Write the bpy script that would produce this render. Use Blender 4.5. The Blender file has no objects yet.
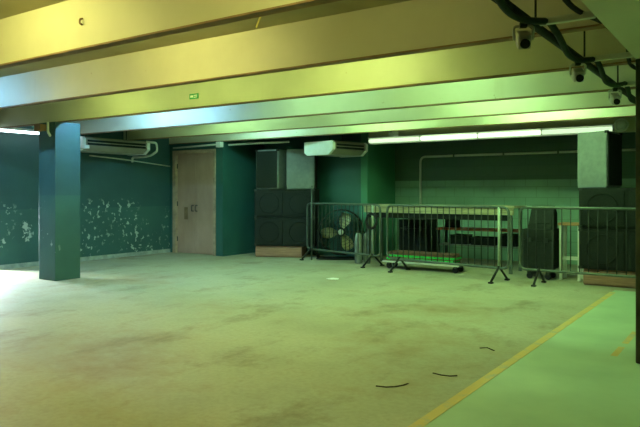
import bpy, bmesh, math, random
from mathutils import Vector, Matrix
random.seed(7)
PI = math.pi
SC = bpy.context.scene
COL = SC.collection

# ------------------------------------------------------------------ materials
def new_mat(name):
    m = bpy.data.materials.new(name); m.use_nodes = True
    nt = m.node_tree; b = nt.nodes['Principled BSDF']
    return m, nt, b
def nd(nt, typ, **kw):
    n = nt.nodes.new(typ)
    for k, v in kw.items(): setattr(n, k, v)
    return n
def mth(nt, op, a, b=None, clamp=False):
    n = nd(nt, 'ShaderNodeMath', operation=op); n.use_clamp = clamp
    for i, v in enumerate((a, b)):
        if v is None: continue
        if hasattr(v, 'is_linked'): nt.links.new(v, n.inputs[i])
        else: n.inputs[i].default_value = v
    return n.outputs[0]
def noise(nt, coord, scale, detail=4, rough=.55, vec_scale=None):
    n = nd(nt, 'ShaderNodeTexNoise')
    n.inputs['Scale'].default_value = scale; n.inputs['Detail'].default_value = detail; n.inputs['Roughness'].default_value = rough
    if vec_scale:
        mp = nd(nt, 'ShaderNodeMapping'); mp.inputs['Scale'].default_value = vec_scale
        nt.links.new(coord, mp.inputs['Vector']); coord = mp.outputs[0]
    nt.links.new(coord, n.inputs['Vector'])
    return n.outputs['Fac']
def ramp(nt, fac, p0, p1):
    return mth(nt, 'DIVIDE', mth(nt, 'SUBTRACT', fac, p0), p1 - p0, clamp=True)
def mix(nt, fac, a, b):
    n = nd(nt, 'ShaderNodeMix', data_type='RGBA')
    if hasattr(fac, 'is_linked'): nt.links.new(fac, n.inputs[0])
    else: n.inputs[0].default_value = fac
    for i, v in ((6, a), (7, b)):
        if hasattr(v, 'is_linked'): nt.links.new(v, n.inputs[i])
        else: n.inputs[i].default_value = (*v, 1)
    return n.outputs[2]
def bump(nt, b, h, strength=.2, dist=.01):
    n = nd(nt, 'ShaderNodeBump'); n.inputs['Strength'].default_value = strength; n.inputs['Distance'].default_value = dist
    nt.links.new(h, n.inputs['Height']); nt.links.new(n.outputs[0], b.inputs['Normal'])
def scale_col(c, k): return tuple(min(1, x*k) for x in c)

def plain(name, col, rough=.6, metal=0, var=.25, sc=9, bmp=.08):
    m, nt, b = new_mat(name)
    tc = nd(nt, 'ShaderNodeTexCoord').outputs['Object']
    f = noise(nt, tc, sc)
    c = mix(nt, ramp(nt, f, .3, .7), scale_col(col, 1-var), scale_col(col, 1+var))
    nt.links.new(c, b.inputs['Base Color'])
    b.inputs['Roughness'].default_value = rough; b.inputs['Metallic'].default_value = metal
    if max(col) < .06: b.inputs['Specular IOR Level'].default_value = .12
    if bmp: bump(nt, b, noise(nt, tc, sc*6), bmp, .004)
    return m
def emit(name, col, s):
    m, nt, b = new_mat(name)
    b.inputs['Base Color'].default_value = (.8, .8, .8, 1)
    b.inputs['Emission Color'].default_value = (*col, 1); b.inputs['Emission Strength'].default_value = s
    return m
def wood(name, col, dark, sc=(1, 14, 14)):
    m, nt, b = new_mat(name)
    tc = nd(nt, 'ShaderNodeTexCoord').outputs['Object']
    f = noise(nt, tc, 3, 6, .6, sc)
    nt.links.new(mix(nt, ramp(nt, f, .35, .68), dark, col), b.inputs['Base Color'])
    b.inputs['Roughness'].default_value = .7; bump(nt, b, f, .15, .004)
    return m
def painted_wall(name, col, low, flake=0.0, dado=.98, flake_top=1.15, brick=False, grime=.35):
    """painted masonry with a dado band, chipped paint and brick courses"""
    m, nt, b = new_mat(name)
    tc = nd(nt, 'ShaderNodeTexCoord').outputs['Object']
    sp = nd(nt, 'ShaderNodeSeparateXYZ'); nt.links.new(tc, sp.inputs[0]); z = sp.outputs[2]
    c = mix(nt, ramp(nt, z, dado-.006, dado+.006), low, col)
    c = mix(nt, mth(nt, 'MULTIPLY', ramp(nt, noise(nt, tc, 1.7, 5), .38, .7), grime), c, scale_col(col, .45))
    h = noise(nt, tc, 30, 4)
    if brick:
        bt = nd(nt, 'ShaderNodeTexBrick'); bt.inputs['Scale'].default_value = 1
        bt.inputs['Brick Width'].default_value = .4; bt.inputs['Row Height'].default_value = .2
        bt.inputs['Mortar Size'].default_value = .008; bt.inputs['Mortar Smooth'].default_value = .3
        cb = nd(nt, 'ShaderNodeCombineXYZ')
        nt.links.new(mth(nt, 'ADD', sp.outputs[0], sp.outputs[1]), cb.inputs[0]); nt.links.new(z, cb.inputs[1])
        nt.links.new(cb.outputs[0], bt.inputs['Vector'])
        c = mix(nt, mth(nt, 'MULTIPLY', bt.outputs['Fac'], .28), c, scale_col(col, .5))
        h = mth(nt, 'ADD', mth(nt, 'MULTIPLY', h, .2), mth(nt, 'SUBTRACT', 1, bt.outputs['Fac']))
    if flake > 0:
        big = ramp(nt, noise(nt, tc, .9, 2), .47, .6)
        fine = ramp(nt, noise(nt, tc, 10, 5, .6), .66 - flake, .67 - flake)
        lowm = mth(nt, 'SUBTRACT', 1, ramp(nt, z, flake_top-.12, flake_top))
        near = mth(nt, 'SUBTRACT', 1, ramp(nt, mth(nt, 'ABSOLUTE', mth(nt, 'SUBTRACT', sp.outputs[1], 6.28)), .05, .32))
        zm = mth(nt, 'SUBTRACT', 1, ramp(nt, mth(nt, 'ABSOLUTE', mth(nt, 'SUBTRACT', z, .62)), .1, .45))
        patch = ramp(nt, mth(nt, 'ADD', mth(nt, 'MULTIPLY', mth(nt, 'MULTIPLY', near, zm), .34), noise(nt, tc, 7, 6, .72)), .80, .83)
        k = mth(nt, 'MULTIPLY', mth(nt, 'MAXIMUM', mth(nt, 'MULTIPLY', big, fine), patch), lowm)
        c = mix(nt, k, c, (.36, .43, .38))
        h = mth(nt, 'SUBTRACT', h, k)
    nt.links.new(c, b.inputs['Base Color']); b.inputs['Roughness'].default_value = .55
    bump(nt, b, h, .35, .006)
    return m
def floor_mat():
    m, nt, b = new_mat('worn concrete')
    tc = nd(nt, 'ShaderNodeTexCoord').outputs['Object']
    base = mix(nt, ramp(nt, noise(nt, tc, 1.1, 6, .6), .3, .72), (.315, .305, .20), (.45, .435, .295))
    st = ramp(nt, noise(nt, tc, .55, 7, .68), .5, .68)
    base = mix(nt, mth(nt, 'MULTIPLY', st, .75), base, (.20, .115, .032))
    st2 = ramp(nt, noise(nt, tc, 1.9, 8, .72, (1, .6, 1)), .53, .68)
    base = mix(nt, mth(nt, 'MULTIPLY', st2, .6), base, (.15, .10, .04))
    pale = ramp(nt, noise(nt, tc, 3.4, 6, .7, (.5, 1.2, 1)), .6, .74)
    base = mix(nt, mth(nt, 'MULTIPLY', pale, .45), base, (.42, .41, .33))
    base = mix(nt, mth(nt, 'MULTIPLY', ramp(nt, noise(nt, tc, 26, 5), .4, .75), .25), base, (.16, .14, .08))
    nt.links.new(base, b.inputs['Base Color'])
    b.inputs['Roughness'].default_value = .62; b.inputs['Specular IOR Level'].default_value = .3
    bump(nt, b, noise(nt, tc, 18, 6), .12, .01)
    return m
def line_mat():
    m, nt, b = new_mat('worn yellow line paint')
    tc = nd(nt, 'ShaderNodeTexCoord').outputs['Object']
    w = ramp(nt, noise(nt, tc, 7, 6, .7), .5, .68)
    nt.links.new(mix(nt, w, (.62, .44, .12), (.40, .38, .24)), b.inputs['Base Color']); b.inputs['Roughness'].default_value = .6
    return m
def beam_mat():
    m, nt, b = new_mat('cream beam paint')
    tc = nd(nt, 'ShaderNodeTexCoord').outputs['Object']
    c = mix(nt, ramp(nt, noise(nt, tc, .8, 5, .6), .35, .7), (.49, .475, .33), (.59, .575, .42))
    drip = ramp(nt, noise(nt, tc, 3, 3, .5, (1.2, 1, .05)), .66, .72)
    c = mix(nt, mth(nt, 'MULTIPLY', drip, .22), c, (.4, .36, .2))
    sp = ramp(nt, noise(nt, tc, 11, 3), .74, .77)
    c = mix(nt, mth(nt, 'MULTIPLY', sp, .5), c, (.3, .2, .1))
    nt.links.new(c, b.inputs['Base Color']); b.inputs['Roughness'].default_value = .5
    bump(nt, b, noise(nt, tc, 14, 4), .08, .006)
    return m
def door_mat():
    m, nt, b = new_mat('worn tan door paint')
    tc = nd(nt, 'ShaderNodeTexCoord').outputs['Object']
    c = mix(nt, ramp(nt, noise(nt, tc, 2.5, 5, .6, (1, 1, .5)), .35, .7), (.34, .20, .14), (.44, .28, .20))
    nt.links.new(c, b.inputs['Base Color']); b.inputs['Roughness'].default_value = .6
    return m

M = {}
M['floor'] = floor_mat(); M['line'] = line_mat(); M['beam'] = beam_mat(); M['door'] = door_mat()
M['walk'] = plain('walkway green screed', (.38, .52, .32), .6, 0, .12, 1.5, .1)
M['ceil'] = plain('cream ceiling paint in shaded tone', (.36, .32, .18), .8, 0, .15, 1.3)  # same cream as the beams, darkened to olive for the unlit bays
M['rust'] = plain('brown beam edge', (.22, .13, .06), .7, 0, .3, 6)
M['wleft'] = painted_wall('teal wall chipped', (.024, .082, .078), (.034, .105, .092), .075, 1.0, 1.2)
M['wteal'] = painted_wall('teal wall', (.02, .092, .08), (.02, .092, .08), .0, 0)
M['wgreen'] = painted_wall('green block wall', (.05, .10, .07), (.17, .32, .23), 0, 1.53, brick=True, grime=.2)  # dark upper part: two-tone paint, with the beam's shade worked into the colour
M['wside'] = painted_wall('green side wall', (.05, .20, .12), (.05, .20, .12), 0, 0, grime=.2)
M['wdull'] = painted_wall('dull rear room wall', (.12, .14, .10), (.12, .14, .10), 0, 0)
M['col'] = painted_wall('teal column paint', (.03, .092, .09), (.038, .115, .095), .03, 1.25, 1.6)
M['post'] = plain('dark post paint', (.05, .055, .03), .6)
M['skirt'] = plain('pale skirting', (.3, .34, .29), .7)
M['frame'] = plain('door frame paint', (.36, .25, .165), .6)
M['dark'] = plain('dark gap', (.015, .02, .018), .8)
M['cab'] = plain('grey cabinet paint', (.12, .14, .13), .55, 0, .15, 12)
M['black'] = plain('black textured paint', (.013, .016, .013), .75, 0, .3, 14)
M['grille'] = plain('black perforated grille', (.014, .017, .014), .75, 0, .4, 60, .3)
M['rubber'] = plain('black rubber', (.02, .02, .02), .8)
M['postzinc'] = plain('pale galvanised post', (.30, .36, .27), .5, .2, .15, 20)
M['zinc'] = plain('galvanised steel', (.075, .10, .075), .5, .3, .2, 20)
M['darkzinc'] = plain('dull dark steel', (.035, .042, .035), .6, .2, .25, 20)
M['foot'] = plain('black foot paint', (.02, .022, .018), .55)
M['pallet'] = wood('pallet wood', (.34, .18, .11), (.19, .09, .055))
M['redwood'] = wood('reddish plank', (.50, .15, .08), (.30, .08, .04))
M['cream'] = wood('cream boards', (.36, .33, .19), (.18, .16, .075))
M['brownwood'] = wood('brown wood top', (.42, .22, .09), (.26, .12, .05))
M['white'] = plain('off white plastic', (.66, .68, .62), .45, 0, .06)
M['ac'] = plain('aged beige plastic', (.24, .225, .165), .45, 0, .08)
M['aclit'] = plain('lamplit tone unit end plastic', (.72, .74, .72), .4, 0, .05)  # end panels paler than the body, lamplight put into their colour
M['pipe'] = plain('pale pipe', (.50, .52, .44), .5, 0, .1)
M['blade'] = plain('pale fan blade', (.75, .71, .42), .35, .5, .1)
M['turf'] = plain('bright green turf', (.012, .46, .06), .8, 0, .35, 40, .5)
M['turfback'] = plain('turf backing', (.12, .06, .035), .9)
M['cable'] = plain('dark green cable', (.02, .035, .02), .6)
M['greysteel'] = plain('grey fitting', (.45, .45, .40), .5, .2)
M['paper'] = plain('white paper', (.8, .8, .74), .8)
M['sign'] = plain('green sticker', (.02, .33, .10), .5)
M['signw'] = plain('white sticker print', (.75, .8, .7), .5)
M['greycyl'] = plain('grey cylinder paint', (.17, .20, .17), .5)
M['crack'] = plain('dark crack', (.05, .035, .015), .9)
M['ochre'] = plain('peeling ochre paint', (.6, .48, .12), .7)

# ------------------------------------------------------------------ mesh helpers
def box(bm, c, s, rz=0, bev=0, rot=None):
    r = bmesh.ops.create_cube(bm, size=1)
    mt = Matrix.Translation(c) @ (rot if rot else Matrix.Rotation(rz, 4, 'Z')) @ Matrix.Diagonal((*s, 1))
    bmesh.ops.transform(bm, matrix=mt, verts=r['verts'])
    if bev:
        es = list({e for v in r['verts'] for e in v.link_edges})
        bmesh.ops.bevel(bm, geom=es, offset=bev, segments=2, affect='EDGES', profile=.6)
def bx(bm, x0, x1, y0, y1, z0, z1, bev=0):
    box(bm, ((x0+x1)/2, (y0+y1)/2, (z0+z1)/2), (abs(x1-x0), abs(y1-y0), abs(z1-z0)), 0, bev)
def prism(bm, pts, z0, z1, bev=0):
    a = [bm.verts.new((x, y, z0)) for x, y in pts]; b = [bm.verts.new((x, y, z1)) for x, y in pts]
    n = len(pts); fs = [bm.faces.new(a[::-1]), bm.faces.new(b)]
    for i in range(n): fs.append(bm.faces.new((a[i], a[(i+1) % n], b[(i+1) % n], b[i])))
    if bev: bmesh.ops.bevel(bm, geom=list({e for f in fs for e in f.edges}), offset=bev, segments=2, affect='EDGES')
def tube(bm, pts, r, n=8, closed=False):
    P = [Vector(p) for p in pts]; rings = []; up = None
    L = len(P)
    for i, p in enumerate(P):
        if closed: t = (P[(i+1) % L] - P[i-1])
        else: t = (P[min(i+1, L-1)] - P[max(i-1, 0)])
        t.normalize()
        if up is None:
            up = Vector((0, 0, 1)) if abs(t.z) < .9 else Vector((1, 0, 0))
        u = (up - t*up.dot(t)).normalized(); w = t.cross(u); up = u
        rr = r[i] if isinstance(r, (list, tuple)) else r
        rings.append([bm.verts.new(p + rr*(math.cos(2*PI*k/n)*u + math.sin(2*PI*k/n)*w)) for k in range(n)])
    for i in range(L if closed else L-1):
        a, b = rings[i], rings[(i+1) % L]
        for k in range(n):
            f = bm.faces.new((a[k], a[(k+1) % n], b[(k+1) % n], b[k])); f.smooth = True
    if not closed:
        bm.faces.new(rings[0][::-1]); bm.faces.new(rings[-1])
def lathe(bm, prof, n=20, mt=None):
    rings = [[bm.verts.new((r*math.cos(2*PI*k/n), r*math.sin(2*PI*k/n), z)) for k in range(n)] for r, z in prof]
    fs = []
    for a, b in zip(rings, rings[1:]):
        for k in range(n):
            f = bm.faces.new((a[k], a[(k+1) % n], b[(k+1) % n], b[k])); f.smooth = True; fs.append(f)
    bm.faces.new(rings[0][::-1]); bm.faces.new(rings[-1])
    if mt: bmesh.ops.transform(bm, matrix=mt, verts=[v for r in rings for v in r])
def rounded(pts, rad, n=5, closed=False):
    """polyline with rounded corners"""
    P = [Vector(p) for p in pts]; out = []
    for i, p in enumerate(P):
        if not closed and i in (0, len(P)-1): out.append(p); continue
        a, b = P[i-1], P[(i+1) % len(P)]
        p0 = p + (a-p).normalized()*rad; p1 = p + (b-p).normalized()*rad
        for k in range(n+1):
            t = k/n; out.append((1-t)**2*p0 + 2*t*(1-t)*p + t*t*p1)
    return out
def obj(name, bm, mat, parent=None, label=None):
    me = bpy.data.meshes.new(name)
    bmesh.ops.recalc_face_normals(bm, faces=bm.faces)
    bm.to_mesh(me); bm.free()
    for mm in (mat if isinstance(mat, (list, tuple)) else [mat]): me.materials.append(mm)
    o = bpy.data.objects.new(name, me); COL.objects.link(o)
    if parent: o.parent = parent
    if label: o['label'] = label
    return o
def B(): return bmesh.new()
def one(fn, *a, **k):
    bm = B(); fn(bm, *a, **k); return bm
def thing(name, label, cat, loc=(0, 0, 0), rz=0, group=None):
    o = bpy.data.objects.new(name, None); COL.objects.link(o); o.empty_display_size = .1
    o.location = loc; o.rotation_euler = (0, 0, rz); o['label'] = label; o['category'] = cat
    if group: o['group'] = group
    return o
def tag(o, label, cat, group=None):
    o['label'] = label; o['category'] = cat
    if group: o['group'] = group
    return o
def struct(name, bm, mat, label=None, cat=None, parent=None):
    o = obj(name, bm, mat, parent); o['kind'] = 'structure'
    if label: o['label'] = label
    if cat: o['category'] = cat
    return o
def copy_tree(o, parent=None):
    c = o.copy(); COL.objects.link(c)
    if parent: c.parent = parent
    for ch in list(o.children): copy_tree(ch, c)
    return c

# ------------------------------------------------------------------ camera
H = 1.30; F = 640.0; TH = math.radians(34.5)
cam = bpy.data.cameras.new('camera'); cam.sensor_width = 36; cam.lens = 36*F/640
cam.shift_y = -(213.5-192)/640; cam.clip_start = .05
co = bpy.data.objects.new('camera', cam); COL.objects.link(co)
co.location = (0, 0, H); co.rotation_euler = (PI/2, 0, TH); SC.camera = co

# ------------------------------------------------------------------ room shell
ZC = 2.70; ZB = 2.33
XL, XR, YF, YR = -10.5, 3.2, -3.2, 12.0
YD, XN, YM, XS = 9.55, -8.95, 10.85, -6.33     # door wall, return, recess wall, niche side
W = .2
struct('floor', one(bx, XL-W, XR+W, YF-W, YR+W, -.2, 0), M['floor'], 'worn stained concrete floor of the empty hall', 'floor')
struct('floor_walkway', one(bx, -1.57, XR, YF, 9.12, 0, .012), M['walk'], 'pale green painted walkway strip beside the yellow line', 'floor')
bm = B(); bx(bm, -1.59, -1.52, YF, 8.9, 0, .014)
struct('trim_1', bm, M['line'], 'worn yellow line painted along the walkway edge', 'floor marking')
bm = B()
bx(bm, -.97, -.92, 5.45, 5.8, .012, .0135); bx(bm, -.97, -.92, 5.95, 6.5, .012, .0135)
struct('trim_2', bm, M['line'], 'short broken yellow line beside the dark post', 'floor marking')
struct('ceiling', one(bx, XL-W, XR+W, YF-W, YR+W, ZC, ZC+.2), M['ceil'], 'cream ceiling between the beams, toned dull olive as unlit', 'ceiling')
# left wall with a daylight doorway just outside the view (y 3.4-4.9)
bm = B(); bx(bm, XL-W, XL, 5.78, YD+W, 0, ZC); bx(bm, XL-W, XL, YF-W, 4.95, 0, ZC); bx(bm, XL-W, XL, 4.95, 5.78, 2.1, ZC)
struct('wall_left', bm, M['wleft'], 'teal left wall with paint flaking off its lower half', 'wall')
# door wall
DX0, DX1, DZ = -10.38, -9.14, 2.18
bm = B(); bx(bm, XL, DX0, YD, YD+W, 0, ZC); bx(bm, DX1, XN, YD, YD+W, 0, ZC); bx(bm, DX0, DX1, YD, YD+W, DZ, ZC)
struct('wall_door', bm, M['wteal'], 'teal wall around the tan door', 'wall')
struct('wall_return', one(bx, XN-W, XN, YD+W, YM+W, 0, ZC), M['wteal'], 'teal return wall right of the tan door', 'wall')
struct('wall_recess', one(bx, XN, XS-.15, YM, YM+W, 0, ZC), M['wteal'], 'teal wall behind the large round fan', 'wall')
struct('wall_niche', one(bx, XS-.15, XS, YM, YR, 0, ZC), M['wside'], 'green side wall of the rear niche', 'wall')
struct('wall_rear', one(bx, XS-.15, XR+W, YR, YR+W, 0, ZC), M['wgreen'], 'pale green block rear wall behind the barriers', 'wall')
struct('wall_right', one(bx, XR, XR+W, YF-W, YR, 0, ZC), M['wdull'], 'right wall outside the view', 'wall')
struct('wall_front', one(bx, XL-W, XR+W, YF-W, YF, 0, ZC), M['wdull'], 'wall behind the viewer', 'wall')
struct('baseboard_left', one(bx, XL, XL+.02, 5.78, YD, 0, .075), M['skirt'], 'pale skirting along the teal left wall', 'baseboard')
struct('baseboard_recess', one(bx, XN, XN+.015, YD, YM, 0, .05), M['wteal'], 'teal skirting on the return wall', 'baseboard')

# door
d = thing('door_1', 'worn tan double door in the teal wall', 'door', (DX0, YD, 0)); d['kind'] = 'structure'
w = DX1-DX0
bm = B(); bx(bm, 0, .09, -.03, .12, 0, DZ); bx(bm, w-.05, w, -.03, .12, 0, DZ); bx(bm, .09, w-.05, -.03, .12, DZ-.07, DZ)
obj('door_frame', bm, M['frame'], d)
lf = obj('door_leaf', one(bx, .09, .62, .03, .08, .01, DZ-.07, .004), M['door'], d)
obj('handle', one(tube, rounded([(.57, .03, 1.02), (.57, -.03, 1.02), (.57, -.03, .9), (.57, .03, .9)], .02), .008), M['darkzinc'], lf)
obj('lock_plate', one(bx, .30, .40, .022, .031, .72, .98, .004), M['rust'], lf, 'dark scuffed plate')
lf2 = obj('door_leaf', one(bx, .626, w-.05, .03, .08, .01, DZ-.07, .004), M['door'], d)
obj('handle', one(tube, rounded([(.68, .03, 1.02), (.68, -.03, 1.02), (.68, -.03, .9), (.68, .03, .9)], .02), .008), M['darkzinc'], lf2)
for z in (.3, 1.05, 1.85): obj('hinge', one(tube, [(.095, .02, z-.05), (.095, .02, z+.05)], .01), M['darkzinc'], lf)

# columns
bm = B(); bx(bm, -8.88, -8.46, 5.5, 5.92, 0, ZB, .012)
c = struct('column', bm, M['col'], 'square teal column standing clear at the left', 'column')
bm = B(); bx(bm, -.77, -.37, 5.3, 5.7, .012, ZB-.03, .012)
c = struct('column', bm, M['post'], 'dark square post at the right edge of the walkway', 'column')

# beams
BT = .07
beamY = [1.42+1.375*k for k in range(7)]
beamY = [1.45, 2.81, 4.23, 5.56, 6.96, 8.33, 9.53]
names = ['nearest overhead cream beam above the viewer', 'first cream ceiling beam in view, cut by the top edge',
         'broad yellow lit cream beam, second in view', 'cream ceiling beam resting on the teal column',
         'cream ceiling beam with a bluish bright patch, just beyond the teal column', 'thin pale green lit ceiling beam, second beyond the teal column',
         'pale green lit ceiling beam above the tan door wall']
for y, lb in zip(beamY, names):
    bm = B(); bx(bm, XL, XR, y, y+BT, ZB+.004, ZC)
    o = struct('ceiling_beam', bm, M['beam'], lb, 'beam')
    bx_ = B(); bx(bx_, XL, XR, y-.006, y+BT+.006, ZB-.006, ZB+.006)
    obj('edge_strip', bx_, M['rust'], o, 'thin brown bottom edge')
bm = B(); bx(bm, XS, XR, 10.9, 11.02, 2.235, ZC)
struct('ceiling_beam', bm, M['beam'], 'deep rear beam over the niche behind the long bright tube', 'beam')
bm = B(); bx(bm, -.77, -.50, YF, 9.5, ZB-.03, ZC)
struct('ceiling_beam', bm, M['beam'], 'long olive girder running over the walkway to the dark post', 'beam')

# ------------------------------------------------------------------ lamps
cols = {'warm': (1, .96, .30), 'yg': (.78, 1, .28), 'green': (.50, 1, .42), 'pale': (.48, 1, .52), 'cool': (.28, .62, 1), 'cyan': (.45, 1, .85)}
TM = {}
def lamp_mat(k, s):
    if (k, s) not in TM: TM[(k, s)] = emit('lit %s tube %g' % (k, s), cols[k], s)
    return TM[(k, s)]
def batten(x, y, kind, s, label, length=1.2):
    t = thing('fluorescent_lamp', label, 'lamp', (x, y, ZC), 0, 'fluorescent lamps between the ceiling beams')
    obj('housing', one(bx, -length/2, length/2, -.04, .04, -.045, 0, .004), M['white'], t)
    for s_ in (-1, 1): obj('end_cap', one(bx, s_*length/2-.02, s_*length/2+.02, -.03, .03, -.095, -.045, .003), M['white'], t)
    obj('lamp_tube', one(tube, [(-length/2+.02, 0, -.07), (length/2-.02, 0, -.07)], .019, 8), lamp_mat(kind, s), t)
    return t
K = 50
lamps = [
 # bay (front beam index), offset, x, kind, strength
 (0, .45, -4.4, 'warm', 105), (0, .45, -1.9, 'warm', 50), (0, .45, -7.4, 'warm', 55),
 (1, .40, -4.3, 'warm', 80), (1, .40, -8.9, 'cool', 380), (1, .40, -6.2, 'warm', 30), (1, .40, -2.2, 'warm', 9),
 (2, .42, -7.0, 'yg', 50), (2, .42, -3.3, 'yg', 80), (2, .42, -5.2, 'yg', 40),
 (3, .40, -7.7, 'cool', 300), (3, .40, -4.9, 'pale', 70), (3, .40, -2.9, 'green', 85),
 (4, .40, -7.4, 'pale', 95), (4, .40, -5.0, 'pale', 50), (4, .40, -2.9, 'green', 130),
 (5, .38, -7.7, 'cyan', 110), (5, .38, -5.2, 'green', 110), (5, .38, -2.6, 'green', 190),
 (2, .42, 2.2, 'green', 110), (3, .40, 2.2, 'green', 130), (4, .40, 2.2, 'green', 100),
 ]
ordn = ['nearest', 'first', 'second', 'third', 'fourth', 'fifth', 'sixth']
for b_, dy, x, kd, s in lamps:
    side = 'far right' if x > 0 else 'left' if x < -6 else ('right' if x > -3.6 else 'middle')
    batten(x, beamY[b_]+BT+dy, kd, s, '%s fluorescent lamp behind the %s ceiling beam, %s one in its bay' % ({'warm': 'warm', 'yg': 'yellowish', 'green': 'green', 'pale': 'pale green', 'cool': 'cool white', 'cyan': 'cyan'}[kd], ordn[b_], side))

# long visible rear tube on the deep beam
t = thing('strip_light', 'long bright strip light under the deep rear beam', 'lamp', (-4.15, 10.86, 2.30))
bm = B(); bx(bm, -2.15, 2.28, -.05, .036, .045, .06); bx(bm, -2.15, 2.28, .028, .036, -.066, .045)  # back plate added to keep the tube's light off the upper rear wall
obj('housing', bm, M['white'], t)
for k in range(4):
    x0 = -2.13+k*1.1
    obj('lamp_tube', one(tube, [(x0, -.01, -.01), (x0+1.07, -.01, -.01)], .034, 10), emit('lit strip %d' % k, (.72, 1, .62), (1.2, 2.2, 2.0, 1.0)[k]), t)
for k in range(5): obj('bracket', one(bx, -2.14+k*1.1-.006, -2.14+k*1.1+.006, -.046, .028, -.05, .045), M['greysteel'], t)
# wall tube far left
t = thing('wall_lamp', 'bright white tube lamp high on the teal wall left of the column', 'lamp', (XL+.35, 5.9, 2.30))
obj('housing', one(bx, -.04, .04, -1.0, .95, .02, .06, .004), M['white'], t)
obj('lamp_tube', one(tube, [(0, -.98, 0), (0, .93, 0)], .02, 8), emit('lit wall tube', (.75, .95, 1), 9), t)
obj('hanger', one(tube, [(0, .6, .06), (0, .6, .40)], .006), M['greysteel'], t); obj('hanger', one(tube, [(0, -.6, .06), (0, -.6, .40)], .006), M['greysteel'], t)
# round lamp by the rear tube end
t = thing('round_lamp', 'round pale bulkhead lamp at the right end of the strip light', 'lamp', (-1.76, 10.75, 2.33))
Rm = Matrix.Rotation(PI/2, 4, 'X')
obj('body', one(lathe, [(.02, -.14), (.085, -.12), (.1, -.02), (.1, 0)], 20, Rm), M['pipe'], t)
obj('ring', one(tube, [(.096*math.cos(a), -.0, .092*math.sin(a)) for a in [2*PI*k/20 for k in range(20)]], .014, 8, True), M['white'], t)
obj('lens', one(lathe, [(.085, 0), (.07, .04), (.03, .06), (.002, .064)], 20, Rm), M['white'], t)
obj('stem', one(tube, [(0, .1, .0), (0, .1, .37)], .012), M['pipe'], t)
# security camera under beam
t = thing('security_camera', 'small pale box camera on an arm above the strip light', 'camera', (-5.62, 10.62, 2.44))
obj('body', one(bx, -.06, .06, -.12, .06, -.1, .1, .015), M['white'], t)
obj('lens', one(lathe, [(.03, 0), (.03, .03), (.02, .035)], 14, Matrix.Translation((0, -.12, 0)) @ Rm), M['black'], t)
obj('arm', one(tube, rounded([(.06, 0, .03), (.35, 0, .05), (.38, 0, .26)], .03), .014), M['pipe'], t)

# ------------------------------------------------------------------ air conditioners (long axis along Y, vents facing +X)
def aircon(name, label, x0, x1, y0, y1, z0, z1, rz=0):
    t = thing(name, label, 'air conditioner', (x0, y0, z0), rz); Wd, L, h = x1-x0, y1-y0, z1-z0
    bm = B()
    prof = [(0, h), (0, .05), (.08, 0), (Wd-.12, 0), (Wd, .09), (Wd, h-.04), (Wd-.04, h)]
    a = [bm.verts.new((x, .06, z)) for x, z in prof]; b = [bm.verts.new((x, L-.06, z)) for x, z in prof]
    bm.faces.new(a); bm.faces.new(b[::-1])
    for i in range(len(prof)): bm.faces.new((a[i], a[(i+1) % len(prof)], b[(i+1) % len(prof)], b[i]))
    obj('body', bm, M['ac'], t)
    for yy in (0, L-.06):
        bm = B(); pr = [(x + (.012 if x > Wd/2 else -.012), z - (.012 if z < h/2 else -.0)) for x, z in prof]
        a = [bm.verts.new((x, yy, z)) for x, z in pr]; b = [bm.verts.new((x, yy+.06, z)) for x, z in pr]
        bm.faces.new(a); bm.faces.new(b[::-1])
        for i in range(len(pr)): bm.faces.new((a[i], a[(i+1) % len(pr)], b[(i+1) % len(pr)], b[i]))
        obj('end_panel', bm, M['aclit'], t, 'end panel toned pale as lamplit')
    v = obj('air_outlet', one(bx, Wd-.008, Wd+.006, .1, L-.1, .095, h-.05), M['dark'], t, 'dark slotted air outlet')
    obj('louver', one(box, (Wd+.008, L/2, .095+.5*(h-.145)), (.016, L-.2, .014), 0, 0), M['ac'], v)
    for yy in (.3, L-.3): obj('hanger', one(tube, [(Wd/2, yy, h), (Wd/2, yy, h+ (ZC-z0-h))], .008), M['darkzinc'], t)
    obj('inlet_grille', one(bx, .12, Wd-.2, .12, L-.12, -.008, .004), M['greysteel'], t)
    return t
aircon('air_conditioner', 'beige air conditioner hanging above the round fan', -7.13, -6.38, 9.86, 10.80, 2.0, 2.24, math.radians(-12))
aircon('air_conditioner', 'beige air conditioner on the teal wall just right of the column', -10.45, -9.8, 6.9, 8.4, 2.04, 2.28)
bm = B(); tube(bm, rounded([(-9.78, 8.3, 2.27), (-9.72, 8.5, 2.26), (-9.72, 8.52, 2.1), (-9.9, 8.52, 2.02), (-10.1, 8.52, 2.0), (-10.46, 8.52, 2.0), (-10.46, 8.52, 1.9)], .05), .022)
tag(obj('drain_pipe', bm, M['pipe']), 'pale bent pipe at the right end of the air conditioner by the column', 'pipe')
bm = B(); tube(bm, rounded([(-10.44, 7.5, 1.99), (-10.3, 8.2, 1.94), (-10.44, 9.5, 1.85)], .1), .012)
tag(obj('cable', bm, M['pipe']), 'thin pale cable on the teal wall under the air conditioner', 'cable')
bm = B(); tube(bm, [(-10.3, 9.47, 2.235), (-9.03, 9.47, 2.26)], .018)
tag(obj('conduit_pipe', bm, M['pipe']), 'thin pale conduit above the tan door', 'pipe')
tag(obj('junction_box', one(bx, -9.02, -8.9, 9.42, 9.52, 2.2, 2.31, .01), M['white']), 'small pale junction box above the right edge of the tan door', 'box')
bm = B(); tube(bm, [(-8.85, 9.62, 2.25), (-8.3, 9.75, 2.27), (-7.5, 9.85, 2.27)], .02)
tag(obj('conduit_pipe', bm, M['pipe']), 'pale conduit over the left speaker stack', 'pipe')
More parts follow.
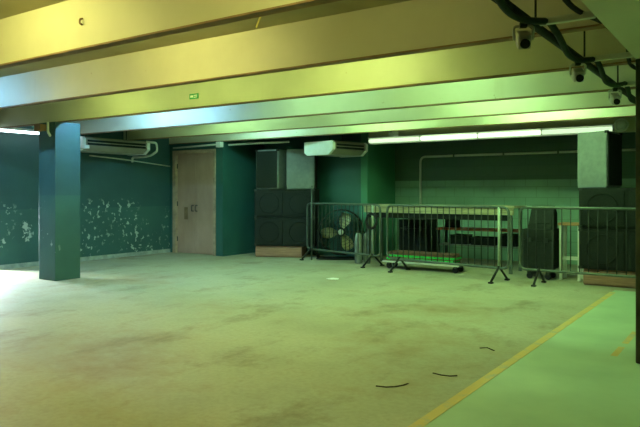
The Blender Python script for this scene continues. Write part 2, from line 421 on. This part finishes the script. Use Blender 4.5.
# left of the column: pale trunking + box on column
bm = B(); bx(bm, -10.45, -9.1, 6.0, 6.08, 2.02, 2.07, .01)
tag(obj('trunking', one(bx, -10.49, -9.35, 6.62, 6.72, 2.035, 2.095, .01), M['white']), 'white horizontal trunking behind the teal column', 'trunking'); bm.free()
tag(obj('junction_box', one(bx, -8.84, -8.68, 5.40, 5.497, 2.2, 2.30, .008), M['rust']), 'small brown box near the top of the teal column', 'box')
bm = B(); tube(bm, rounded([(-8.62, 5.485, 2.33), (-8.62, 5.485, 2.18), (-8.56, 5.485, 2.12)], .03), .018)
tag(obj('conduit_pipe', bm, M['white']), 'short white bent conduit at the top of the teal column', 'pipe')
# rear wall pipe
bm = B(); tube(bm, rounded([(-5.73, YR-.03, .3), (-5.73, YR-.03, 2.02), (-1.2, YR-.03, 2.02)], .12), .022, 10)
t = tag(obj('wall_pipe', bm, M['white']), 'pale pipe bending across the dark upper rear wall', 'pipe')
for x in (-5.0, -4.0, -3.0): obj('pipe_clip', one(bx, x-.015, x+.015, YR-.06, YR, 1.99, 2.05), M['zinc'], t)

# ------------------------------------------------------------------ loudspeakers
def cab_pts(w, dp, taper):     # front at y=0 (facing -Y), back at y=dp
    return [(-w/2, 0), (w/2, 0), (w/2-taper, dp), (-w/2+taper, dp)]
def top_cab(label, loc, rz, w=.62, dp=.5, h=.79, taper=.1):
    t = thing('speaker_cabinet', label, 'loudspeaker', loc, rz, 'tall loudspeaker cabinets')
    obj('cabinet', one(prism, cab_pts(w, dp, taper), 0, h, .012), M['cab'], t)
    obj('front_grille', one(bx, -w/2+.025, w/2-.025, -.018, .004, .03, h-.03, .006), M['grille'], t, 'black front grille')
    for s in (-1, 1):
        obj('corner_cap', one(box, (s*(w/2-.02), .01, h-.015), (.05, .05, .04), 0, .008), M['black'], t)
    return t
def sub(label, loc, rz, w=1.23, dp=.68, h=.565):
    t = thing('subwoofer', label, 'loudspeaker', loc, rz, 'large black subwoofers')
    obj('cabinet', one(bx, -w/2, w/2, 0, dp, 0, h, .014), M['black'], t)
    for s in (-1, 1):
        g = obj('grille_panel', one(bx, s*w/4-w/4+.03, s*w/4+w/4-.03, -.016, .004, .04, h-.04, .006), M['grille'], t)
        bm = B(); tube(bm, [(s*w/4+.2*math.cos(2*PI*k/24), -.02, h/2+.2*math.sin(2*PI*k/24)) for k in range(24)], .008, 6, True)
        obj('driver_ring', bm, M['black'], g)
    for s in (-1, 1):
        obj('handle', one(tube, rounded([(s*w/2, dp*.4, h*.55), (s*(w/2+.03), dp*.4, h*.55), (s*(w/2+.03), dp*.6, h*.55), (s*w/2, dp*.6, h*.55)], .02), .009), M['darkzinc'], t)
    for sx in (-1, 1):
        for sz in (0, 1): obj('corner_cap', one(box, (sx*(w/2-.02), .012, .02+sz*(h-.04)), (.055, .04, .04), 0, .008), M['darkzinc'], t)
    return t
def pallet(label, loc, rz, w, dp, h):
    t = thing('pallet', label, 'pallet', loc, rz, 'wooden pallets under speakers')
    n = 5; th = .025
    for k in range(n):
        y = dp*(k+.5)/n
        obj('top_board', one(box, (0, y, h-th/2), (w, dp/n*.8, th), 0, .003), M['pallet'], t)
    for s in (-1, 0, 1): obj('stringer', one(box, (s*(w/2-.05), dp/2, h/2), (.09, dp, h-2*th-.002), 0, .003), M['pallet'], t)
    obj('front_board', one(bx, -w/2, w/2, -.022, -.001, .02, h-th-.004, .003), M['pallet'], t)
    for y in (.08, dp-.08): obj('bottom_board', one(box, (0, y, th/2), (w, .12, th), 0, .003), M['pallet'], t)
    return t
# left stack
RZ = math.radians(24); LX, LY = -7.86, 10.05
LX, LY = -7.80, 10.06
def lp(x, y, z): c, s = math.cos(RZ), math.sin(RZ); return (LX+c*x-s*y, LY+s*x+c*y, z)
pallet('pinkish wooden pallet under the left speaker stack', lp(-.1, .02, 0), RZ, .95, .5, .22)
sub('black subwoofer lying on the pallet by the tan door', lp(.02, 0, .222), RZ, dp=.52)
sub('black subwoofer upper one of the stack by the tan door', lp(.02, 0, .790), RZ, dp=.52)
top_cab('dark speaker cabinet on the left stack, nearer the tan door', lp(-.345, .03, 1.358), RZ-math.radians(20), .55, .46, .79, .02)
top_cab('grey lit speaker cabinet on the left stack, nearer the fan', lp(.60, .27, 1.358), RZ+math.radians(96), .46, .56, .79, .03)
# right stack
pallet('wooden pallet under the right speaker stack', (-1.4, 9.5, 0), 0, 1.28, .6, .225)
sub('black subwoofer lying on the right pallet behind the barrier', (-1.48, 9.46, .227), 0)
sub('black subwoofer upper one of the right stack', (-1.48, 9.46, .795), 0)
f = Vector((.13, .99)).normalized(); nn = Vector((f.y, -f.x))      # front direction of travel, outward normal
Nc = Vector((-1.74, 9.53)); mid = Nc + f*.31
top_cab('grey lit speaker cabinet on the right stack, turned sideways', (mid.x, mid.y, 1.362), math.atan2(nn.y, nn.x)+PI/2, .62, .46, .79, .15)

# ------------------------------------------------------------------ barriers
def barrier(label, p, q, feet=(.22, .22), h=1.08, mat='zinc', nb=17, posts=()):
    p, q = Vector(p), Vector(q); L = (q-p).length; a = math.atan2(q.y-p.y, q.x-p.x)
    t = thing('crowd_barrier', label, 'barrier', (p.x, p.y, 0), a, 'crowd barriers across the rear')
    z0 = .2
    obj('frame', one(tube, rounded([(0, 0, z0), (L, 0, z0), (L, 0, h), (0, 0, h)], .1, 5, True), .019, 8, True), M[mat], t)
    bar = None
    for k in range(nb):
        x = L*(k+1)/(nb+1)
        if bar is None: bar = obj('bar', one(tube, [(0, 0, z0), (0, 0, h)], .0075, 6), M['darkzinc'], t); bar.location.x = x
        else:
            c = bar.copy(); COL.objects.link(c); c.location.x = x
    for x in posts: obj('post', one(tube, [(x if x > 0 else L+x, 0, z0), (x if x > 0 else L+x, 0, h)], .021, 10), M['postzinc'], t, 'pale grey upright post')
    for x in (feet[0], L-feet[1]):
        bm = B()
        for s in (-1, 1): tube(bm, rounded([(x, 0, z0+.03), (x, s*.05, z0-.02), (x, s*.24, .02)], .03), .017, 8)
        box(bm, (x, -.24, .012), (.06, .06, .024), 0, .004); box(bm, (x, .24, .012), (.06, .06, .024), 0, .004)
        obj('foot', bm, M['foot'], t, 'black splayed foot')
    return t
barrier('dull crowd barrier standing in front of the round fan', (-7.24, 10.10), (-5.36, 9.62), (.12, .18), posts=(-.18,))
barrier('crowd barrier in the middle, in front of the green turf trolley', (-5.12, 9.43), (-2.96, 9.07), (.25, .15), nb=19, posts=(-.15,))
barrier('crowd barrier at the right, in front of the right speaker stack', (-2.83, 9.16), (-.62, 9.13), (.27, .25), nb=18)
tag(obj('pole', one(tube, [(-7.05, 9.98, 0), (-7.05, 9.98, 1.42)], .014), M['zinc']), 'thin upright pole beside the left speaker stack', 'pole')

# ------------------------------------------------------------------ drum fan
t = thing('drum_fan', 'large round floor fan with pale blades behind the left barrier', 'fan', (-6.68, 10.44, 0), math.radians(30))
R = .42; zc = .53
ry = Matrix.Translation((0, 0, zc)) @ Matrix.Rotation(PI/2, 4, 'X')
bm = B()
prof = [(R, -.14), (R+.02, -.15), (R+.02, .15), (R, .14)]
n = 36; rings = [[bm.verts.new((r*math.cos(2*PI*k/n), -z, zc+r*math.sin(2*PI*k/n))) for k in range(n)] for r, z in prof]
for i in range(4):
    a, b = rings[i], rings[(i+1) % 4]
    for k in range(n): bm.faces.new((a[k], a[(k+1) % n], b[(k+1) % n], b[k])).smooth = True
obj('drum', bm, M['black'], t)
for s in (-1, 1):
    bm = B()
    for r in [.07+.0585*k for k in range(7)]:
        tube(bm, [(r*math.cos(2*PI*k/28), s*.15, zc+r*math.sin(2*PI*k/28)) for k in range(28)], .0035, 5, True)
    for k in range(8):
        a = PI*2*k/8; tube(bm, [(.06*math.cos(a), s*.152, zc+.06*math.sin(a)), (R*math.cos(a), s*.152, zc+R*math.sin(a))], .0045, 5)
    obj('guard', bm, M['darkzinc'], t)
obj('motor', one(lathe, [(.075, -.1), (.085, -.06), (.085, .08), (.06, .1)], 20, ry), M['darkzinc'], t)
obj('hub', one(lathe, [(.055, .1), (.05, .125), (.02, .14)], 18, ry), M['white'], t, 'bright hub cap')
for ang in (72, -62, 185):
    a0 = math.radians(ang); bm = B(); g = []
    for i in range(6):
        u = i/5; r = .08+u*.30; hw = .62*math.sin(PI*(.18+u*.62))*.30/(.16+r)
        row = []
        for j in range(5):
            v = j/4-.5; th = a0+v*2*hw
            row.append(bm.verts.new((r*math.cos(th), -.03+v*.11, zc+r*math.sin(th))))
        g.append(row)
    fs = [bm.faces.new((g[i][j], g[i+1][j], g[i+1][j+1], g[i][j+1])) for i in range(5) for j in range(4)]
    for f_ in fs: f_.smooth = True
    bmesh.ops.solidify(bm, geom=fs, thickness=.005)
    obj('blade', bm, M['blade'], t)
obj('stand', one(tube, rounded([(-.46, -.15, .02), (-.46, .15, .02), (.46, .15, .02), (.46, -.15, .02)], .06, 4, True), .018, 8, True), M['black'], t)
for s in (-1, 1): obj('bracket', one(tube, rounded([(s*.46, 0, .03), (s*.46, 0, zc), (s*.43, 0, zc)], .03), .016), M['black'], t)

# ------------------------------------------------------------------ stored goods behind the barriers
t = thing('long_table', 'long table with cream board top behind the middle barrier', 'table', (-4.55, 10.0, 0))
obj('tabletop', one(bx, -1.38, 1.38, -.02, .62, 1.04, 1.075, .006), M['cream'], t)
obj('apron', one(bx, -1.36, 1.36, 0, .03, .935, 1.038, .004), M['cream'], t)
obj('rail', one(bx, -1.3, 1.3, .05, .09, .84, .93), M['black'], t)
for sx in (-1, 1):
    for yy in (.06, .55): obj('leg', one(bx, sx*1.3-.025, sx*1.3+.025, yy-.025, yy+.025, 0, 1.038, .004), M['zinc'], t)
random.seed(3)
bm = B()
t = thing('turf_trolley', 'low flat trolley behind the middle barrier carrying green turf', 'trolley', (-4.62, 9.62, 0))
obj('deck', one(bx, -.68, .68, 0, .34, .105, .14, .006), M['zinc'], t)
obj('front_edge', one(bx, -.69, .69, -.014, 0, .105, .135, .003), M['pipe'], t)
for sx in (-1, 1):
    for yy in (.06, .28):
        w_ = obj('caster', one(lathe, [(.045, -.012), (.05, -.008), (.05, .008), (.045, .012)], 16, Matrix.Translation((sx*.6, yy, .05)) @ Matrix.Rotation(PI/2, 4, 'X')), M['rubber'], t)
        obj('fork', one(bx, sx*.6-.02, sx*.6+.02, yy-.02, yy+.02, .07, .105), M['zinc'], w_)
# turf slabs: folded strips on the trolley
for k in range(3):
    z0 = .141+k*.052
    t = thing('turf_mat', ['lowest bright green turf strip on the trolley', 'middle bright green turf strip on the trolley', 'brown turf strip lying upside down, top of the stack on the trolley'][k], 'turf', (-4.62+.02*k, 9.62, z0), 0, 'green turf strips')
    obj('backing', one(bx, -.64, .62-.03*k, .01, .32, 0, .012), M['turfback'], t, 'brown backing')
    bm = B()
    random.seed(k)
    for j in range(22):
        x = -.63+j*.0575
        if x+.06 > .62-.03*k: break
        box(bm, (x+.03, .165, .031), (.056, .31+random.uniform(-.012, .012), .036+random.uniform(-.004, .002)), 0, .008)
    obj('pile', bm, M['turf'] if k < 2 else M['turfback'], t)
# rack with red plank
t = thing('storage_rack', 'low rack with a reddish plank behind the table', 'rack', (-4.05, 10.78, 0))
obj('top_plank', one(bx, -.8, .8, 0, .4, .615, .655, .005), M['redwood'], t, 'reddish wooden plank')
obj('shelf', one(bx, -.78, .78, .02, .38, .34, .365, .004), M['greycyl'], t)
for sx in (-1, 1):
    for yy in (.03, .37): obj('leg', one(bx, sx*.76-.02, sx*.76+.02, yy-.02, yy+.02, 0, .615), M['darkzinc'], t)
t = thing('small_speaker', 'small black box on the reddish plank', 'loudspeaker', (-4.62, 10.9, .656))
obj('cabinet', one(bx, -.11, .11, 0, .2, 0, .22, .01), M['black'], t); obj('front_grille', one(bx, -.09, .09, -.01, .003, .02, .2, .003), M['grille'], t)
for k, (x, w_, hh) in enumerate(((-4.45, .3, .16), (-4.0, .42, .13), (-3.55, .26, .2))):
    t = thing('storage_crate', ['dark crate on the rack shelf, below the small black box', 'wide low dark crate in the middle of the rack shelf', 'tall narrow dark crate on the right of the rack shelf'][k], 'crate', (x, 10.84, .366), 0, 'dark crates on the rack shelf')
    bm = B(); bx(bm, -w_/2, w_/2, 0, .3, 0, .012); bx(bm, -w_/2, w_/2, 0, .012, .012, hh); bx(bm, -w_/2, w_/2, .288, .3, .012, hh); bx(bm, -w_/2, -w_/2+.012, .012, .288, .012, hh); bx(bm, w_/2-.012, w_/2, .012, .288, .012, hh)
    obj('box', bm, M['black'], t); obj('rim', one(tube, [(-w_/2, 0, hh), (w_/2, 0, hh), (w_/2, .3, hh), (-w_/2, .3, hh)], .009, 6, True), M['darkzinc'], t)
def flight_case(label, loc, w, dp, h, z0=.1, group='black flight cases'):
    t = thing('flight_case', label, 'case', loc, 0, group)
    obj('body', one(bx, -w/2, w/2, 0, dp, z0, h*.78, .008), M['black'], t)
    obj('lid', one(bx, -w/2, w/2, 0, dp, h*.78+.006, h, .008), M['black'], t)
    for sx in (-1, 1): obj('edge_trim', one(bx, sx*w/2-.012, sx*w/2+.012, -.006, .012, z0, h), M['darkzinc'], t)
    for sx in (-1, 1):
        obj('latch', one(bx, sx*w*.28-.03, sx*w*.28+.03, -.012, .002, h*.74, h*.83, .003), M['darkzinc'], t)
        for yy in (.07, dp-.07):
            obj('caster', one(lathe, [(.042, -.015), (.048, 0), (.042, .015)], 14, Matrix.Translation((sx*(w/2-.08), yy, .05)) @ Matrix.Rotation(PI/2, 4, 'X')), M['rubber'], t)
            obj('caster_plate', one(bx, sx*(w/2-.08)-.03, sx*(w/2-.08)+.03, yy-.03, yy+.03, .08, z0), M['darkzinc'], t)
    return t
flight_case('black case standing behind the table near the niche corner', (-5.4, 10.95, 0), .56, .5, .78)
flight_case('black case behind the right barrier beside the speaker stack', (-2.71, 9.62, 0), .43, .4, .75, .16)
t = thing('wedge_monitor', 'black wedge monitor tilted on top of the case behind the right barrier', 'loudspeaker', (-2.70, 9.68, .752))
bm = B(); pr = [(0, 0), (.36, 0), (.36, .22), (.22, .34), (.04, .06)]
a = [bm.verts.new((-.17, y, z)) for y, z in pr]; b = [bm.verts.new((.17, y, z)) for y, z in pr]
bm.faces.new(a); bm.faces.new(b[::-1])
for i in range(5): bm.faces.new((a[i], a[(i+1) % 5], b[(i+1) % 5], b[i]))
obj('cabinet', bm, M['black'], t)
obj('front_grille', one(box, (0, .125, .205), (.3, .3, .012), 0, .003, Matrix.Rotation(math.atan2(.28, .18), 4, 'X')), M['grille'], t)
obj('handle', one(tube, rounded([(-.06, .3, .27), (-.06, .31, .33), (.06, .31, .33), (.06, .3, .27)], .02), .01), M['rubber'], t)
# stool table
t = thing('high_stool', 'tall stool with brown wooden top and pale legs beside right speakers', 'stool', (-2.3, 9.95, 0))
obj('seat', one(bx, -.17, .16, -.14, .17, .805, .845, .008), M['brownwood'], t, 'brown wooden top')
for sx, sy in ((-1, -1), (1, -1), (-1, 1), (1, 1)): obj('leg', one(bx, sx*.13-.022, sx*.13+.022, .015+sy*.12-.022, .015+sy*.12+.022, 0, .804, .004), M['white'], t)
for sy in (-1, 1): obj('stretcher', one(bx, -.108, .108, .015+sy*.12-.012, .015+sy*.12+.012, .3, .33), M['white'], t)
# grey cylinders
for k, (x, y) in enumerate(((-6.04, 10.03), (-5.985, 10.24))):
    t = thing('gas_cylinder', ['grey upright cylinder behind the left barrier, nearer the fan', 'grey upright cylinder behind the left barrier, nearer the black case'][k], 'cylinder', (x, y, 0), 0, 'grey upright cylinders')
    obj('body', one(lathe, [(.06, 0), (.07, .015), (.07, .46), (.055, .52), (.025, .55)], 20), M['greycyl'], t)
    obj('valve', one(lathe, [(.022, .551), (.022, .60), (.012, .61)], 12), M['darkzinc'], t)
    obj('valve_wheel', one(tube, [(.03*math.cos(2*PI*j/12), .03*math.sin(2*PI*j/12), .60) for j in range(12)], .006, 6, True), M['darkzinc'], t)
# coil of black cable hung over end of left barrier
bm = B(); pts = []
for k in range(5*16+1):
    a = 2*PI*k/16; rr = .10+.012*math.sin(k*.7); pts.append((rr*math.cos(a), -.045-.004*(k/16), rr*1.25*math.sin(a)))
tube(bm, pts, .011, 6)
o = obj('cable_coil', bm, M['rubber']); o.location = (-5.50, 9.62, .80); tag(o, 'coil of black cable hanging on the barrier end near the fan', 'cable')

# ------------------------------------------------------------------ overhead conduit run at the right
t = thing('cable_run', 'dark pipe with cross arms hanging under the beams at upper right', 'pipe', (-1.11, 0, 2.295))
obj('pipe', one(tube, [(0, 2.2, 0), (0, 9.0, 0)], .026, 8), M['darkzinc'], t)
for y in (2.62, 3.9, 5.2, 6.6, 8.0):
    obj('cross_arm', one(bx, -.02, .335, y-.02, y+.02, .0, .04, .004), M['pipe'], t)
    obj('hanger', one(tube, [(.0, y, .03), (.0, y, .40)], .007, 6), M['darkzinc'], t)
bm = B(); pts = []
for k in range(120):
    y = 2.2+k*.055; ph = ((y-2.62) % 1.32)/1.32
    pts.append((.05+.02*math.sin(y*5), y, .03-.09*math.sin(PI*ph)))
tube(bm, pts, .021, 6)
o = obj('cable', bm, M['cable']); o.location = (-1.11, 0, 2.295); tag(o, 'sagging dark green cable along the hanging pipe at upper right', 'cable')
bm = B(); pts = []
for k in range(120):
    y = 2.2+k*.055; ph = ((y-2.2) % 1.0)/1.0
    pts.append((.3+.05*math.sin(y*3), y, .055-.02*math.sin(PI*ph)))
tube(bm, pts, .016, 6)
o = obj('cable', bm, M['rubber']); o.location = (-1.11, 0, 2.295); tag(o, 'black cable lying over the cross arms at upper right', 'cable')
def spot(label, y, x=-1.14):
    t = thing('spotlight', label, 'spotlight', (x+.03, y, 2.266), math.radians(25), 'small grey spotlights on the hanging pipe')
    obj('yoke', one(tube, rounded([(-.05, 0, -.1), (-.055, 0, -.022), (.055, 0, -.022), (.05, 0, -.1)], .02), .008, 6), M['pipe'], t)
    obj('body', one(box, (0, 0, -.1), (.075, .11, .085), 0, .015, Matrix.Rotation(.5, 4, 'X')), M['greysteel'], t)
    obj('lens', one(lathe, [(.022, .0), (.028, .03), (.024, .035)], 14, Matrix.Translation((0, -.045, -.125)) @ Matrix.Rotation(PI/2+.5, 4, 'X')), M['black'], t)
    obj('clamp', one(bx, -.02, .02, -.02, .02, -.03, 0, .004), M['darkzinc'], t)
spot('grey spotlight on the hanging pipe, largest and nearest the top edge', 3.66)
spot('grey spotlight on the hanging pipe, middle one of three', 4.98)
spot('grey spotlight on the hanging pipe, closest to the dark post', 6.45)

# ------------------------------------------------------------------ small things
o = obj('floor_paper', one(prism, [(-.09, -.05), (.02, -.07), (.1, -.02), (.07, .06), (-.04, .07)], 0, .012, .003), M['paper']); o.location = (-5.25, 7.98, .001)
tag(o, 'crumpled white scrap of paper on the open floor', 'paper')
t = thing('beam_sticker', 'small green sign stuck on the beam before the column', 'sign', (-5.68, 5.553, 2.465))
obj('panel', one(bx, -.075, .075, -.002, .004, -.032, .032), M['sign'], t)
bm = B(); bx(bm, -.058, -.012, -.004, -.001, -.012, .014); bx(bm, .0, .055, -.004, -.001, .004, .016); bx(bm, .0, .055, -.004, -.001, -.016, -.006)
obj('print', bm, M['signw'], t)
o = obj('peeling_strip', one(box, (0, 0, 0), (.016, .006, .10), 0, 0, Matrix.Rotation(.5, 4, 'Y')), M['ochre']); o.location = (-3.28, 3.91, 2.652)
tag(o, 'small peeling strip of ochre paint hanging from the ceiling between the first two beams', 'paint flake')
tag(obj('hook', one(tube, rounded([(-3.99, 2.808, 2.54), (-3.99, 2.785, 2.53), (-3.99, 2.785, 2.50), (-3.97, 2.79, 2.49)], .008), .007, 6), M['rust']), 'small rusty hook on the nearest beam in view', 'hook')
def crack(px, label):
    bm = B(); tube(bm, px, .009, 5)
    bmesh.ops.scale(bm, vec=(1, 1, .35), verts=bm.verts)
    tag(obj('cord_scrap', bm, M['crack']), label, 'scrap')
def fp(x, y):
    d_ = H*F/(y-192); r_ = (x-320)/F*d_; s, c = math.sin(TH), math.cos(TH)
    return (-s*d_+c*r_, c*d_+s*r_, .012)
crack([fp(376, 386.5), fp(386, 387.5), fp(396, 387), fp(404, 385.5), fp(408, 384)], 'dark curved scrap on the floor, left of the pair near the line')
crack([fp(433, 373.5), fp(441, 375.5), fp(450, 376.5), fp(457, 376)], 'dark curved scrap on the floor, nearer the yellow line')
crack([fp(480, 348.5), fp(487, 348), fp(494, 351)], 'faint dark scrap on the floor close to the yellow line')

# ------------------------------------------------------------------ daylight through the doorway on the left + near warm light
def area(name, loc, target, size, sy, energy, col):
    l = bpy.data.lights.new(name, 'AREA'); l.shape = 'RECTANGLE'; l.size = size; l.size_y = sy; l.energy = energy; l.color = col
    o = bpy.data.objects.new(name, l); COL.objects.link(o); o.location = loc
    o.rotation_euler = (Vector(target)-Vector(loc)).to_track_quat('-Z', 'Y').to_euler()
area('doorway_daylight', (-10.9, 5.58, .8), (-9.3, 5.42, 0), .35, .7, 42, (.8, .95, 1))
bpy.data.lights['doorway_daylight'].spread = math.radians(75)

wd = bpy.data.worlds.new('world'); SC.world = wd; wd.use_nodes = True
wd.node_tree.nodes['Background'].inputs[0].default_value = (.5, .7, .6, 1); wd.node_tree.nodes['Background'].inputs[1].default_value = .02
vs = SC.view_settings
vs.view_transform = 'Standard'; vs.look = 'None'; vs.exposure = 0; vs.gamma = 1; vs.use_curve_mapping = False
